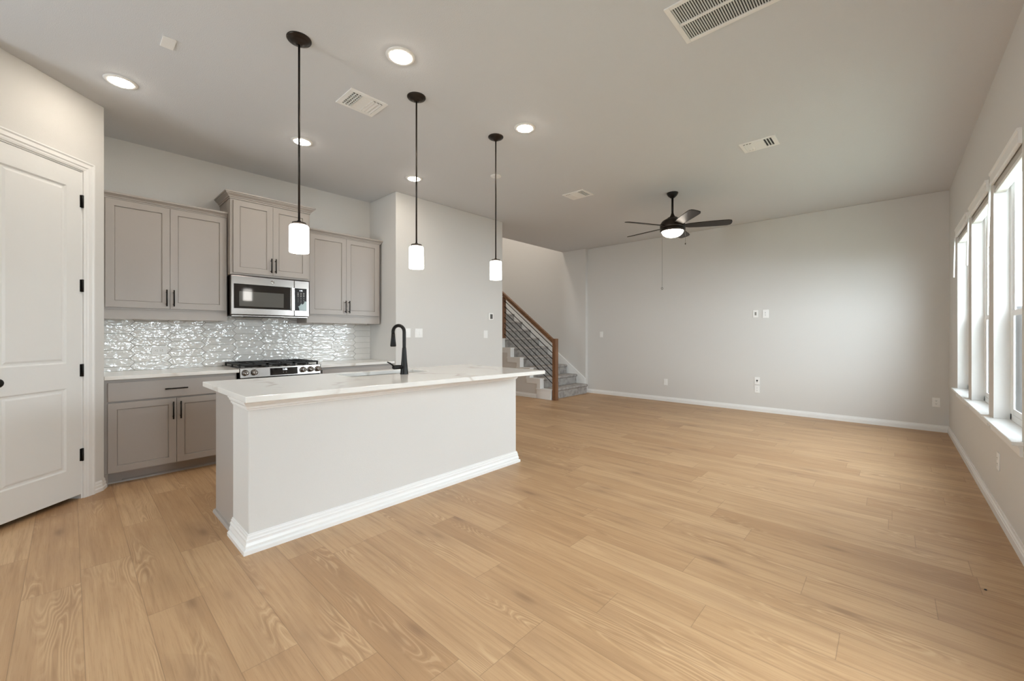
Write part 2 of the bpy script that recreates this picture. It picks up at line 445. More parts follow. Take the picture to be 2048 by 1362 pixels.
# angled pantry wall: its room face runs at 45 degrees through PO
PO = Vector((.168, 4.594, 0)); DL, DR, DT = -.772, -.154, 2.462
def frame45(name, label=None, cat=None):
    o = bpy.data.objects.new(name, None); COL.objects.link(o); o.location = PO; o.rotation_euler = (0, 0, R(45)); ORG[o.name] = Vector()
    return tag(o, label, cat)
def at45(o): o.location = PO; o.rotation_euler = (0, 0, R(45)); return o
m = MB(); PE = -.95
m.prism([(PE, 0), (DL - .02, 0), (DL - .02, DT + .02), (DR + .02, DT + .02), (DR + .02, 0), (.030, 0), (.030, H), (PE, H)], 'y', 0, .115)
struct(at45(m.build('wall_pantry', 'wall', bevel=.004)))
pe = PO + Vector((PE * math.cos(R(45)), PE * math.sin(R(45)), 0))
struct(MB().box(-3.0, pe.x, pe.y, pe.y + .12, 0, H).build('wall_pantry.001', 'wall'))
struct(MB().box(.15, .1885, 4.625, K, 0, H).build('wall_pantry.002', 'wall'))
# ground outside and the neighbour's fence
tag(MB().box(-12, 20, -14, WY - .3, -.5, -.3).build('lawn', 'grass'), 'green lawn outside the windows', 'lawn', kind='stuff')
m = MB()
for i in range(150): m.box(-6 + i * .15, -6 + i * .15 + .142, -8.03 + .006 * (i % 2), -8.0, -.3, 1.1)
m.box(-6, 16.5, -8.0, -7.95, .1, .2); m.box(-6, 16.5, -8.0, -7.95, .8, .9)
tag(m.build('board_fence', 'fence'), 'grey board fence outside beyond the windows', 'fence')

m = MB()
for i in range(40): m.box(10.97 + .006 * (i % 2), 11.0, -.75 - i * .15 - .142, -.75 - i * .15, -.3, 1.72)
m.box(11.0, 11.05, -6.7, -.75, .2, .3); m.box(11.0, 11.05, -6.7, -.75, 1.2, 1.3)
tag(m.build('board_fence', 'darkfence'), 'dark grey-blue side fence seen through the lower sash of the nearest window', 'fence')

# ------------------------------------------------------------------ baseboards
BASE = [(0, 0), (.015, 0), (.015, .046), (.012, .052), (.012, .060), (.007, .068), (.005, .083), (0, .083)]
struct(MB().sweep(BASE, [(3.0 - 5.2, WY), (.27, WY)], -1).build('baseboard_right.001', 'trim'))
struct(MB().sweep(BASE, [(2.27, WY), (FX, WY), (FX, 4.745 + .0)], -1).build('baseboard_right', 'trim'))
struct(MB().sweep(BASE, [(BX1, 8.2), (BX1, B), (BX0, B)], -1).build('baseboard_block', 'trim'))
c45, s45 = math.cos(R(45)), math.sin(R(45))
P45 = lambda s, d=0: (PO.x + s * c45 + d * s45, PO.y + s * s45 - d * c45)
BIG = [(0, 0), (.018, 0), (.018, .026), (.013, .033), (.013, .052), (.009, .058), (.009, .070), (.004, .083), (0, .083)]
struct(MB().sweep(BIG, [P45(-.066), P45(.0), (.19, 4.667)], 1).build('baseboard_pantry', 'trim'))
# under-stair wall is built with the stairs

# ------------------------------------------------------------------ pantry door and casing
CAS = [(0, 0), (0, .010), (.012, .014), (.022, .014), (.030, .019), (.055, .019), (.064, .024), (.073, .024), (.073, 0)]
def casing():
    m = MB(); x0, x1, zt = DL - .012, DR + .012, DT + .012
    loops = []
    for (sx, sz, corner) in ((x0, 0, (-1, 0)), (x0, zt, (-1, 1)), (x1, zt, (1, 1)), (x1, 0, (1, 0))):
        loops.append([m.bm.verts.new((sx + corner[0] * o, -t, sz + corner[1] * o)) for o, t in CAS])
    k = len(CAS)
    for A, Bq in zip(loops, loops[1:]):
        for j in range(k): m.bm.faces.new((A[j], A[(j + 1) % k], Bq[(j + 1) % k], Bq[j]))
    m.bm.faces.new(loops[0]); m.bm.faces.new(loops[-1])
    m.box(DL - .02, DL - .002, 0, .11, 0, DT + .02); m.box(DR + .002, DR + .02, 0, .11, 0, DT + .02); m.box(DL - .02, DR + .02, 0, .11, DT + .002, DT + .02)
    return m.build('trim_2', 'trim')
struct(at45(casing()))
door = frame45('door_1'); door['kind'] = 'structure'
sl = .107
STEP = [(.010, .009), (.020, .009), (.034, .003), (.036, .003)]
m = MB().panelled(DL, DR, .036, DT - .004, -.004, .036, [(DL + sl, DR - sl, .24, .844), (DL + sl, DR - sl, 1.026, 2.326)], STEP)
m.build('door_leaf', 'doorw', door)
for z in (2.240, 1.605, .968, .332):
    m = MB().box(DR - .012, DR + .012, -.008, -.001, z - .046, z + .046)
    m.cyl((DR + .001, -.012, z - .047), (DR + .001, -.012, z + .047), .0075, seg=12)
    m.build('hinge', 'black', door)
kb = MB().lathe([(.0, -.062), (.018, -.062), (.027, -.052), (.029, -.040), (.024, -.028), (.012, -.022), (.012, -.012), (.030, -.012), (.031, -.004), (0, -.004)], (DL + .062, -.002, .934), 'y', 24).build('door_knob', 'black', door)
# ------------------------------------------------------------------ cabinets
def shaker(x0, x1, z0, z1, y, parent, name='door', fr=.055):
    m = MB().panelled(x0, x1, z0, z1, y, .02, [(x0 + fr, x1 - fr, z0 + fr, z1 - fr)], [(.0004, .011), (.0045, .011), (.0055, .008)])
    return m.build(name, 'cab', parent, bevel=.0012)
def bar(parent, x, y, z0, z1, horiz=False):
    m = MB()
    if horiz:
        m.cyl((z0, y - .032, x), (z1, y - .032, x), .0058); L_ = z1 - z0
        for t in (.14, .86): m.cyl((z0 + t * L_, y - .032, x), (z0 + t * L_, y + .001, x), .0048)
    else:
        m.cyl((x, y - .032, z0), (x, y - .032, z1), .0058); L_ = z1 - z0
        for t in (.14, .86): m.cyl((x, y - .032, z0 + t * L_), (x, y + .001, z0 + t * L_), .0048)
    return m.build('handle', 'black', parent)
CROWN = [(0, 0), (.008, .0), (.008, .012), (.016, .016), (.018, .024), (.040, .044), (.042, .052), (.050, .054), (.050, .066), (0, .066)]
SCROWN = [(0, 0), (.007, 0), (.007, .010), (.013, .013), (.015, .020), (.030, .036), (.036, .038), (.036, .054), (0, .054)]
UF, UD = 4.955, 4.935
def upper(label, x0, x1, doors, side_in, yf, yd, z0, z1, dz0, dz1, crown, split_handles, crownpath):
    t = thing('wall_cabinet', label, 'cabinet', ((x0 + x1) / 2, K, z0))
    m = MB().box(x0, x1, yf + .0, K - .002, dz0 - .02, z1)
    if z0 < dz0 - .03:
        m.box(x0, x1, yf, yf + .02, z0, dz0 - .02); m.box(x0, x0 + .016, yf + .02, K - .012, z0, dz0 - .02); m.box(x1 - .016, x1, yf + .02, K - .012, z0, dz0 - .02)
    m.build('carcass', 'cab', t, bevel=.0015)
    for (a, b_), hx in zip(doors, split_handles):
        d = shaker(a, b_, dz0, dz1, yd, t)
        bar(d, hx, yd, dz0 + .022, dz0 + .174)
    MB().sweep(crown, crownpath, 1, z1 - .002).build('crown_moulding', 'cab', t)
    return t
upper('grey two-door wall cabinet on the left, beside the pantry wall', .192, 1.091, [(.209, .637), (.640, 1.079)], None, UF, UD, 1.372, 2.418, 1.476, 2.410, SCROWN, (.612, .664), [(.192, UF), (1.091, UF)])
upper('tallest grey wall cabinet above the microwave, with wrapping crown', 1.093, 1.857, [(1.117, 1.473), (1.476, 1.833)], None, 4.855, 4.835, 1.835, 2.605, 1.863, 2.590, CROWN, (1.454, 1.496), [(1.093, K - .002), (1.093, 4.855), (1.857, 4.855), (1.857, K - .002)])
upper('grey two-door wall cabinet on the right, next to the wall return', 1.862, 2.782, [(1.888, 2.322), (2.325, 2.757)], None, UF, UD, 1.372, 2.418, 1.476, 2.410, SCROWN, (2.305, 2.352), [(1.862, UF), (2.782, UF), (2.782, K - .002)])
BF, BD = 4.672, 4.652
def base_cab(x0, x1, label):
    t = thing('base_cabinet', label, 'cabinet', ((x0 + x1) / 2, K, 0), 'base cabinets along the tiled wall')
    m = MB().box(x0, x1, BF, K - .002, .105, .868); m.box(x0, x0 + .022, BF, BF + .09, 0, .105); m.box(x0, x0 + .11, BF + .072, BF + .09, 0, .105)
    m.box(x0 + .022, x1, BF + .085, BF + .1, 0, .105)
    m.build('carcass', 'cab', t, bevel=.0015)
    sh = [(0, 0), (.018, 0), (.016, .010), (.010, .017), (0, .019)]
    MB().sweep(sh, [(x0 + .022, BF + .085), (x1, BF + .085)], 1).build('shoe_moulding', 'cab', t)
    d = MB().box(x0 + .021, x1 - .015, BD, BD + .02, .688, .842).build('drawer', 'cab', t, bevel=.002)
    bar(d, .764, BD, x0 + .374, x0 + .532, True)
    mid = x0 + .457
    for a, b_, hx in ((x0 + .021, mid - .0018, mid - .026), (mid + .0018, x1 - .015, mid + .026)):
        dd = shaker(a, b_, .107, .675, BD, t, fr=.052); bar(dd, hx, BD, .495, .648)
    return t
b1 = base_cab(.191, 1.105, 'grey base cabinet left of the range, drawer over two doors')
b2 = copy_tree(b1, loc=((.191 + 1.105) / 2 + 1.703, K, 0), label='grey base cabinet between range and wall return, mostly hidden by the island')
# back counters
for name, a, b_, lab in (('l', .190, 1.117, 'white quartz worktop on the cabinet left of the range'), ('r', 1.889, BX0 - .002, 'white quartz worktop right of the range, ending at the wall return')):
    o = MB().box(a, b_, 4.627, K - .003, .868, .898).build('worktop', 'quartz', bevel=.003); tag(o, lab, 'worktop')
# ------------------------------------------------------------------ tiled splashback
def build_tiles():
    t = thing('backsplash', 'glossy white elongated hexagon tile backsplash with grey grout', 'backsplash', (1.5, K, .9))
    MB().box(.19, BX0, K - .004, K - .0005, .898, 1.478).build('grout', 'grout', t)
    bm = bmesh.new(); tone = bm.faces.layers.float.new('tone')
    px, hl, pt, rh, g = .2725, .1175, .0365, .0776, .0013
    for c in range(-1, 11):
        cx = .5415 + (c - 1) * px
        for r in range(-1, 8):
            cz = 1.3235 - .0776 * r + (.0388 if c % 2 == 0 else 0)
            def hexa(i): return [(-hl - pt + i * 1.3, 0), (-hl + i * .5, -rh / 2 + i), (hl - i * .5, -rh / 2 + i), (hl + pt - i * 1.3, 0), (hl - i * .5, rh / 2 - i), (-hl + i * .5, rh / 2 - i)]
            tx, tz = random.gauss(0, .006), random.gauss(0, .010); tn = random.random()
            rings = []
            for i, d in ((g, .003), (g, .0085), (g + .0018, .0100)):
                rings.append([bm.verts.new((cx + p[0], K - d - p[0] * tx * (d > .005) - p[1] * tz * (d > .005), cz + p[1])) for p in hexa(i)])
            fs = [bm.faces.new((A[j], A[(j + 1) % 6], Bq[(j + 1) % 6], Bq[j])) for A, Bq in zip(rings, rings[1:]) for j in range(6)]
            fs.append(bm.faces.new(rings[-1]))
            for f in fs: f[tone] = tn
    for co, no in (((.19, 0, 0), (-1, 0, 0)), ((BX0 - .002, 0, 0), (1, 0, 0)), ((0, 0, .899), (0, 0, -1)), ((0, 0, 1.477), (0, 0, 1))):
        bmesh.ops.bisect_plane(bm, geom=list(bm.verts) + list(bm.edges) + list(bm.faces), plane_co=co, plane_no=no, clear_outer=True)
    mb = MB(); mb.bm.free(); mb.bm = bm
    mb.build('tiles', 'tile', t)
build_tiles()
# ------------------------------------------------------------------ wall plates
def plate(label, cat, loc, face, kind, wide=.072, tall=.117, group=None, name='outlet'):
    """face: rotation so that local -y looks into the room"""
    t = thing(name, label, cat, loc, group, face, local=True)
    MB().box(-wide / 2, wide / 2, -.006, 0, -tall / 2, tall / 2).build('cover_plate', 'plastic', t, bevel=.002)
    def duplex(rot=False):
        for s in (-1, 1):
            cx, cz = (s * .0195, 0) if rot else (0, s * .0195)
            f = MB().box(cx - .0135, cx + .0135, -.008, -.005, cz - .0145, cz + .0145).build('receptacle', 'plastic', t, bevel=.002)
            mm = MB()
            if rot:
                for q in (-.0055, .0055): mm.box(cx + .000, cx + .008, -.0086, -.0079, q - .0012, q + .0012)
                mm.box(cx - .009, cx - .005, -.0086, -.0079, -.002, .002)
            else:
                for q in (-.0055, .0055): mm.box(q - .0012, q + .0012, -.0086, -.0079, cz + 0, cz + .008)
                mm.box(-.002, .002, -.0086, -.0079, cz - .009, cz - .005)
            mm.build('slots', 'slot', f)
    if kind == 'duplex': duplex()
    if kind == 'duplex_h': duplex(True)
    if kind in ('switch', 'switch2'):
        for cx in ((0,) if kind == 'switch' else (-.023, .023)):
            MB().prism([(-.005, -.033), (-.011, -.033), (-.008, .033), (-.005, .033)], 'x', cx - .0165, cx + .0165).build('rocker', 'plastic', t, bevel=.001)
    if kind == 'hole': MB().box(-.013, .013, -.0068, -.0055, -.026, .026).build('opening', 'greyslot', t)
    if kind == 'jack':
        MB().box(-.012, .012, -.0068, -.0055, -.006, .014).build('opening', 'slot', t); MB().box(-.006, .006, -.0068, -.0055, -.024, -.007).build('jack', 'greyslot', t)
    if kind == 'blank': MB().box(-.0165, .0165, -.0075, -.005, -.033, .033).build('insert', 'plastic', t, bevel=.001)
    return t
FW = R(-90)     # on the far wall: local -y looks to -x
plate('white media plate with a grey opening high on the far wall, left of its pair', 'wall plate', (FX, 1.601, 1.568), FW, 'hole', name='media_plate')
plate('white outlet high on the far wall, right of its pair', 'outlet', (FX, 1.462, 1.563), FW, 'duplex', .085, .13)
plate('white light switch on the far wall beside the stairs', 'switch', (FX, 4.412, 1.233), FW, 'switch', name='light_switch')
plate('white wall plate low on the far wall, nearest the stairs', 'wall plate', (FX, 3.064, .355), FW, 'blank', name='media_plate')
plate('white plate with a dark cable jack, directly above an outlet on the far wall', 'wall plate', (FX, 1.58, .493), FW, 'jack', name='media_plate')
plate('white outlet directly below the cable jack plate on the far wall', 'outlet', (FX, 1.58, .357), FW, 'duplex')
plate('white outlet low on the far wall beside the window wall corner', 'outlet', (FX, -.42, .371), FW, 'duplex')
plate('white outlet on the window wall below the sills', 'outlet', (4.265, WY, .38), R(180), 'duplex')
plate('white single light switch on the wall block beside the faucet', 'switch', (2.986, B, 1.255), 0, 'switch', name='light_switch')
plate('white double light switch on the wall block', 'switch', (3.150, B, 1.255), 0, 'switch2', .118, .117, name='light_switch')
plate('white light switch below the thermostat', 'switch', (4.37, B, 1.238), 0, 'switch', .085, .117, name='light_switch')
plate('white outlet set sideways in the tiles, left of the range', 'outlet', (.598, K - .0105, 1.082), 0, 'duplex_h', .117, .073)
plate('white outlet set sideways in the tiles, right of the range', 'outlet', (2.336, K - .0105, 1.077), 0, 'duplex_h', .117, .073)
t = thing('thermostat', 'small white square thermostat with dark screen on the wall block', 'thermostat', (4.478, B, 1.516), local=True)
MB().box(-.047, .047, -.020, 0, -.055, .055).build('housing', 'plastic', t, bevel=.006)
MB().box(-.026, .026, -.0215, -.018, -.038, .035).build('screen', 'screen', t)
# ------------------------------------------------------------------ microwave
t = thing('microwave', 'stainless over-the-range microwave under the tallest wall cabinet', 'microwave', (1.47, K, 1.43))
MX0, MX1, MF = 1.098, 1.848, 4.845
MB().box(MX0 + .003, MX1 - .003, MF + .03, K - .015, 1.432, 1.834).build('casing', 'bronze', t)
m = MB().box(MX0, 1.690, MF, MF + .03, 1.440, 1.8348, .004); d = m.build('door', 'steel', t)
MB().box(1.122, 1.651, MF - .003, MF + .002, 1.503, 1.752, .0012).build('door_glass', 'darkglass', d)
MB().box(1.168, 1.582, MF - .0045, MF - .002, 1.524, 1.677, .0008).build('viewing_window', 'smokeglass', d)
m = MB().prism([(1.654, MF - .002), (1.654, MF - .022), (1.660, MF - .030), (1.684, MF - .030), (1.690, MF - .022), (1.690, MF - .002)], 'z', 1.500, 1.75).build('handle', 'chrome', d, bevel=.002)
m = MB().box(1.691, MX1, MF, MF + .03, 1.440, 1.8348, .004); pn = m.build('control_side', 'steel', t)
MB().box(1.696, 1.820, MF - .003, MF + .002, 1.502, 1.749, .001).build('control_panel', 'panel', pn)
text('1:46', .020, 'clock_digits', 'digit', pn, (1.758, MF - .0034, 1.724))
for r in range(3):
    for c in range(3): MB().box(1.722 + c * .030, 1.722 + c * .030 + .014, MF - .0036, MF - .0029, 1.694 - r * .017, 1.698 - r * .017).build('button_mark', 'mark', pn)
for r in range(3):
    for c in range(3): text(str(r * 3 + c + 1), .013, 'key_digit', 'mark', pn, (1.729 + c * .030, MF - .0034, 1.640 - r * .020))
film = [(1.728, 1.548), (1.742, 1.553), (1.752, 1.566), (1.762, 1.585), (1.768, 1.570), (1.783, 1.578), (1.792, 1.590), (1.800, 1.612), (1.812, 1.602), (1.818, 1.610), (1.819, 1.506), (1.742, 1.506), (1.738, 1.530)]
MB().prism(film, 'y', MF - .0044, MF - .0034).build('protective_film', 'film', pn)
m = MB().lathe([(0, -.004), (.016, -.004), (.018, -.002), (.018, 0), (0, 0)], (1.472, MF, 1.792), 'y', 28).build('maker_emblem', 'chrome', d)
MB().lathe([(.0115, -.0052), (.0135, -.0052), (.0135, -.0038), (.0115, -.0038)], (1.472, MF, 1.792), 'y', 28, caps=False).build('emblem_ring', 'steel', d)
m = MB().box(MX0 + .01, MX1 - .01, MF + .02, K - .05, 1.424, 1.433).build('underside', 'steel', t)
MB().prism([(1.27, MF + .06), (1.58, MF + .06), (1.62, MF + .11), (1.23, MF + .11)], 'z', 1.416, 1.4235).build('vent_grille', 'slot', t)
# ------------------------------------------------------------------ range
t = thing('gas_range', 'stainless slide-in gas range with black grates between the worktops', 'range', (1.503, K, 0))
RX0, RX1, RF = 1.121, 1.885, 4.622
MB().box(RX0, RX1, RF + .03, K - .02, .03, .898).build('body', 'black', t)
MB().box(RX0 - .012, RX1 + .012, RF + .02, K - .014, .8985, .908, .002).build('cooktop', 'steel', t)
m = MB().prism([(RF, .812), (RF + .012, .906), (RF + .05, .910), (RF + .05, .812)], 'x', RX0 + .002, RX1 - .002); cp = m.build('control_panel', 'steel', t, bevel=.002)
MB().prism([(RF - .0015, .822), (RF + .0075, .893), (RF + .0095, .893), (RF + .0005, .822)], 'x', 1.386, 1.646).build('display', 'darkglass', cp)
slope = math.atan2(.012, .094)
text('1:46', .026, 'clock_digits', 'digit', cp, (1.523, RF + .0045, .876), (R(90) - slope, 0, 0), .0003)
for gx, wd in ((1.40, 1), (1.432, 1), (1.464, 1), (1.582, 1), (1.606, 1), (1.628, 1)):
    for zz in (.840, .876):
        yy = RF + (zz - .812) * .1277 - .0022; MB().box(gx, gx + .014, yy, yy + .0012, zz - .003, zz + .003).build('touch_mark', 'mark', cp)
for gx in (1.504, 1.532):
    MB().box(gx, gx + .008, RF + .0015, RF + .003, .840, .848).build('touch_mark', 'mark', cp)
for kx in (1.165, 1.243, 1.702, 1.779, 1.856):
    kn = MB().lathe([(0, -.040), (.020, -.040), (.024, -.036), (.025, -.010), (.029, -.008), (.030, .004), (0, .004)], (kx, RF + .002, .862), 'y', 26).build('knob', 'steel', cp)
    MB().box(kx - .0045, kx + .0045, RF - .048, RF - .036, .838, .886, .001).build('grip', 'chrome', kn)
MB().box(RX0 + .01, RX1 - .01, RF + .008, RF + .03, .24, .80, .004).build('oven_door', 'steel', t)
MB().cyl((RX0 + .05, RF - .04, .77), (RX1 - .05, RF - .04, .77), .011).build('oven_handle', 'steel', t)
for gi in range(3):
    a = RX0 + .005 + gi * .252; b_ = a + .248; m = MB(); y0, y1, zt, zb = RF + .055, K - .06, .945, .930
    for yy in (y0, y1 - .012): m.box(a, b_, yy, yy + .012, zb, zt)
    for xx in (a, b_ - .012): m.box(xx, xx + .012, y0, y1, zb, zt)
    for yy in [y0 + .045 * q for q in range(1, 12)]:
        m.box(a, a + .07, yy, yy + .007, zb + .003, zt - .001); m.box(b_ - .07, b_, yy, yy + .007, zb + .003, zt - .001)
    m.box((a + b_) / 2 - .005, (a + b_) / 2 + .005, y0, y1, zb + .002, zt - .001)
    for xx in (a, b_ - .014):
        for yy in (y0, (y0 + y1) / 2, y1 - .014): m.box(xx, xx + .014, yy, yy + .014, .908, zb)
    m.build('grate', 'iron', t)
    for yy in (RF + .18, RF + .45):
        MB().lathe([(0, .026), (.034, .026), (.038, .022), (.038, .014), (.046, .013), (.046, 0), (0, 0)], ((a + b_) / 2, yy, .908), 'z', 20).build('burner', 'iron', t)

# ------------------------------------------------------------------ island
IX0, IX1, IY0, IY1 = .690, 2.949, 2.676, 3.470
t = thing('kitchen_island', 'kitchen island with painted front wall and grey cabinet end', 'island', ((IX0 + IX1) / 2, 3.05, 0))
PD = 3.000      # depth of the painted half wall
MB().box(IX0, IX1, IY0, PD, 0, .867).build('half_wall', 'wall', t, bevel=.006)
m = MB().box(IX0 + .014, IX1 - .014, PD, IY1, .0, .700); m.box(IX0 + .014, 1.44, PD, IY1, .700, .867); m.box(2.27, IX1 - .014, PD, IY1, .700, .867)
m.box(1.44, 2.27, PD, 3.045, .70, .867); m.box(1.44, 2.27, 3.435, IY1, .70, .867)
m.box(IX0 + .008, IX0 + .016, PD - .002, IY1 + .004, 0, .8665)
cab_ = m.build('cabinet_carcass', 'cab', t, bevel=.002)
sh = [(0, 0), (.019, 0), (.017, .011), (.011, .018), (0, .020)]
MB().sweep(sh, [(IX0 + .008, IY1 + .004), (IX0 + .008, PD)], 1).build('shoe_moulding', 'cab', t)
IB = [(0, 0), (.030, 0), (.030, .022), (.018, .030), (.020, .044), (.014, .060), (.014, .070), (.016, .074), (.010, .082), (.010, .092), (.005, .098), (.005, .104), (0, .106)]
path = [(IX0, PD), (IX0, IY0), (IX1, IY0), (IX1, PD)]
MB().sweep(IB, path, 1).build('baseboard', 'trim', t)
IT = [(0, 0), (.004, 0), (.006, .008), (.012, .012), (.012, .022), (.020, .032), (.022, .044), (.028, .046), (.028, .060), (0, .060)]
IT = [(.0, 0)] + IT[1:]
MB().sweep(IT, path, 1, .8065).build('top_moulding', 'trim', t)
dx = (IX1 - IX0 - .06) / 4
for i in range(4):
    a = IX0 + .03 + i * dx
    # kitchen side doors face +y
    m = MB().panelled(-(dx - .006) / 2, (dx - .006) / 2, .11, .84, 0, .02, [(-(dx - .006) / 2 + .055, (dx - .006) / 2 - .055, .165, .785)], [(.0015, .008), (.003, .008)])
    for v in m.bm.verts: v.co = Vector((a + dx / 2 - v.co.x, IY1 + .02 - v.co.y, v.co.z))
    m.build('door', 'cab', t)
# quartz top with a sink cut-out
TX = [.627, 1.497, 2.213, 3.012]
def top_z(x): return .911 - (x - .627) * .0036
def front_y(x): return 2.478 - (x - .627) * .047
def build_top():
    bm = bmesh.new(); YS = [None, 3.075, 3.405, 3.50]
    grid = {}
    for lv in (0, 1):
        for i, x in enumerate(TX):
            for j in range(4):
                y = front_y(x) if j == 0 else YS[j]
                grid[i, j, lv] = bm.verts.new((x, y, top_z(x) - (.0 if lv else .033)))
    def q(*k): bm.faces.new([grid[a] for a in k])
    for i in range(3):
        for j in range(3):
            if i == 1 and j == 1:
                continue
            for lv in (0, 1): q((i, j, lv), (i + 1, j, lv), (i + 1, j + 1, lv), (i, j + 1, lv))
    for i in range(3):
        for j in (0, 3): q((i, j, 0), (i + 1, j, 0), (i + 1, j, 1), (i, j, 1))
        for k in (0, 3): q((k, i, 0), (k, i + 1, 0), (k, i + 1, 1), (k, i, 1))
    q((1, 1, 0), (2, 1, 0), (2, 1, 1), (1, 1, 1)); q((1, 2, 0), (2, 2, 0), (2, 2, 1), (1, 2, 1)); q((1, 1, 0), (1, 2, 0), (1, 2, 1), (1, 1, 1)); q((2, 1, 0), (2, 2, 0), (2, 2, 1), (2, 1, 1))
    mb = MB(); mb.bm.free(); mb.bm = bm
    return mb.build('island_worktop', 'quartz', bevel=.003)
tag(build_top(), 'white veined quartz top overhanging the kitchen island', 'worktop')
m = MB(); a0, a1, b0, b1, zt = 1.488, 2.222, 3.066, 3.414, .868
for p in (((a0, a0 + .012), (b0, b1)), ((a1 - .012, a1), (b0, b1)), ((a0, a1), (b0, b0 + .012)), ((a0, a1), (b1 - .012, b1))): m.box(*p[0], *p[1], .715, zt)
m.box(a0, a1, b0, b1, .705, .716)
t = thing('sink', 'undermount steel sink sunk into the island top', 'sink', ((a0 + a1) / 2, (b0 + b1) / 2, .705))
m.build('basin', 'sink', t, bevel=.004)
MB().lathe([(0, .004), (.030, .004), (.042, .002), (.042, 0), (0, 0)], ((a0 + a1) / 2, (b0 + b1) / 2, .7155), 'z', 24).build('drain', 'chrome', t)
# faucet
fx, fy, fz = 1.900, 2.985, top_z(1.9) + .0006
t = thing('faucet', 'black gooseneck pull-down faucet on the island top', 'faucet', (fx, fy, fz))
MB().lathe([(.034, 0), (.034, .004), (.0315, .012), (.028, .06), (.022, .13), (.0185, .19), (.0165, .215), (.0155, .222)], (fx, fy, fz), 'z', 28).build('body', 'black', t)
pts = [(fx, fy, fz + .21 + .02 * i) for i in range(8)]; cz = fz + .352; rr = .087
for i in range(1, 17):
    a = PI - PI * 1.07 * i / 16
    pts.append((fx, fy + rr + rr * math.cos(a), cz + rr * 0.62 * math.sin(a) if a > 0 else cz + rr * math.sin(a)))
MB().tube(pts, .0142, 18).build('spout', 'black', t)
e = Vector(pts[-1]); dn = (Vector(pts[-1]) - Vector(pts[-2])).normalized(); dn = (dn + Vector((0, .10, -1.2))).normalized()
MB().tube([e - dn * .004, e + dn * .03, e + dn * .10, e + dn * .108], [.0155, .0175, .0255, .022], 20).build('spray_head', 'black', t)
hz = fz + .060
MB().tube([(fx - .01, fy, hz), (fx - .095, fy, hz + .002), (fx - .105, fy, hz + .003)], [.017, .018, .014], 16).build('valve', 'black', t)
MB().tube([(fx - .098, fy, hz + .010), (fx - .125, fy + .005, hz + .034), (fx - .15, fy + .012, hz + .047)], [.006, .0062, .005], 10).build('lever', 'black', t)

# ------------------------------------------------------------------ pendants
def pendant(x, y, label):
    t = thing('pendant_light', label, 'pendant light', (x, y, H), 'pendant lights over the island')
    MB().lathe([(0, -.036), (.018, -.036), (.020, -.030), (.040, -.024), (.052, -.018), (.056, -.012), (.066, -.010), (.070, -.004), (.070, 0), (0, 0)], (x, y, H), 'z', 36).build('canopy', 'bronze', t)
    MB().cyl((x, y, H - .03), (x, y, 1.925), .0062).build('rod', 'bronze', t)
    MB().lathe([(.0, .020), (.010, .020), (.013, .010), (.040, .007), (.041, -.003), (0, -.003)], (x, y, 1.916), 'z', 28).build('socket_cap', 'bronze', t)
    m = MB().lathe([(.030, 1.911), (.050, 1.906), (.0545, 1.898), (.0555, 1.745), (.053, 1.740), (0, 1.739)], (x, y, 0), 'z', 36)
    m.build('glass_shade', 'opal', t)
    return t
pp = pendant(.958, 2.667, 'black pendant light with white glass cylinder shade, nearest and largest of three')
copy_tree(pp, (1.800, 2.660, H), 'black pendant light with white glass cylinder shade, middle of three, by the faucet')
copy_tree(pp, (2.659, 2.664, H), 'black pendant light with white glass cylinder shade, farthest, at the wall block edge')
# ------------------------------------------------------------------ recessed lights
def can(x, y, label):
    t = thing('recessed_light', label, 'ceiling light', (x, y, H), 'recessed ceiling lights')
    MB().lathe([(.066, -.006), (.070, -.0075), (.088, -.0055), (.094, -.001), (.094, 0), (.066, 0)], (x, y, H), 'z', 40, caps=False).build('trim_ring', 'plastic', t)
    MB().lathe([(0, -.019), (.020, -.018), (.040, -.0155), (.056, -.0115), (.067, -.006), (.067, -.0005), (0, -.0005)], (x, y, H), 'z', 40).build('lens', 'lamp', t)
    return t
c0 = can(.252, 4.055, 'round recessed light above the pantry door corner')
copy_tree(c0, (1.466, 2.346, H), 'round recessed light between the nearest and middle pendants, closest to the camera')
copy_tree(c0, (1.485, 4.063, H), 'round recessed light behind the rod of the nearest pendant')
copy_tree(c0, (2.723, 4.073, H), 'round recessed light behind the rod of the middle pendant')
copy_tree(c0, (2.718, 2.361, H), 'round recessed light right of the farthest pendant')
# ------------------------------------------------------------------ ceiling plates and vents
tag(MB().box(.384, .450, 3.229, 3.355, H - .007, H).build('ceiling_plate', 'plastic', bevel=.002), 'small rectangular cover plate on the ceiling above the pantry side', 'cover plate')
tag(MB().lathe([(0, -.010), (.050, -.010), (.060, -.006), (.062, 0), (0, 0)], (3.317, 3.32, H), 'z', 32).build('ceiling_plate', 'plastic'), 'flat round ceiling cover behind the farthest pendant rod', 'cover plate')
def frame_(m, x0, x1, y0, y1, b_, z0, z1):
    m.box(x0, x1, y0, y0 + b_, z0, z1); m.box(x0, x1, y1 - b_, y1, z0, z1); m.box(x0, x0 + b_, y0 + b_, y1 - b_, z0, z1); m.box(x1 - b_, x1, y0 + b_, y1 - b_, z0, z1)
t = thing('return_grille', 'large white return air grille with dark slots at the top of the ceiling', 'air vent', (2.43, .47, H))
x0, x1, y0, y1 = 2.249, 2.608, .02, .932
m = MB(); frame_(m, x0, x1, y0, y1, .028, H - .008, H); xm = (x0 + x1) / 2; m.box(xm - .010, xm + .010, y0 + .02, y1 - .02, H - .008, H)
m.build('frame', 'plastic', t, bevel=.002)
m = MB(); y = y0 + .030
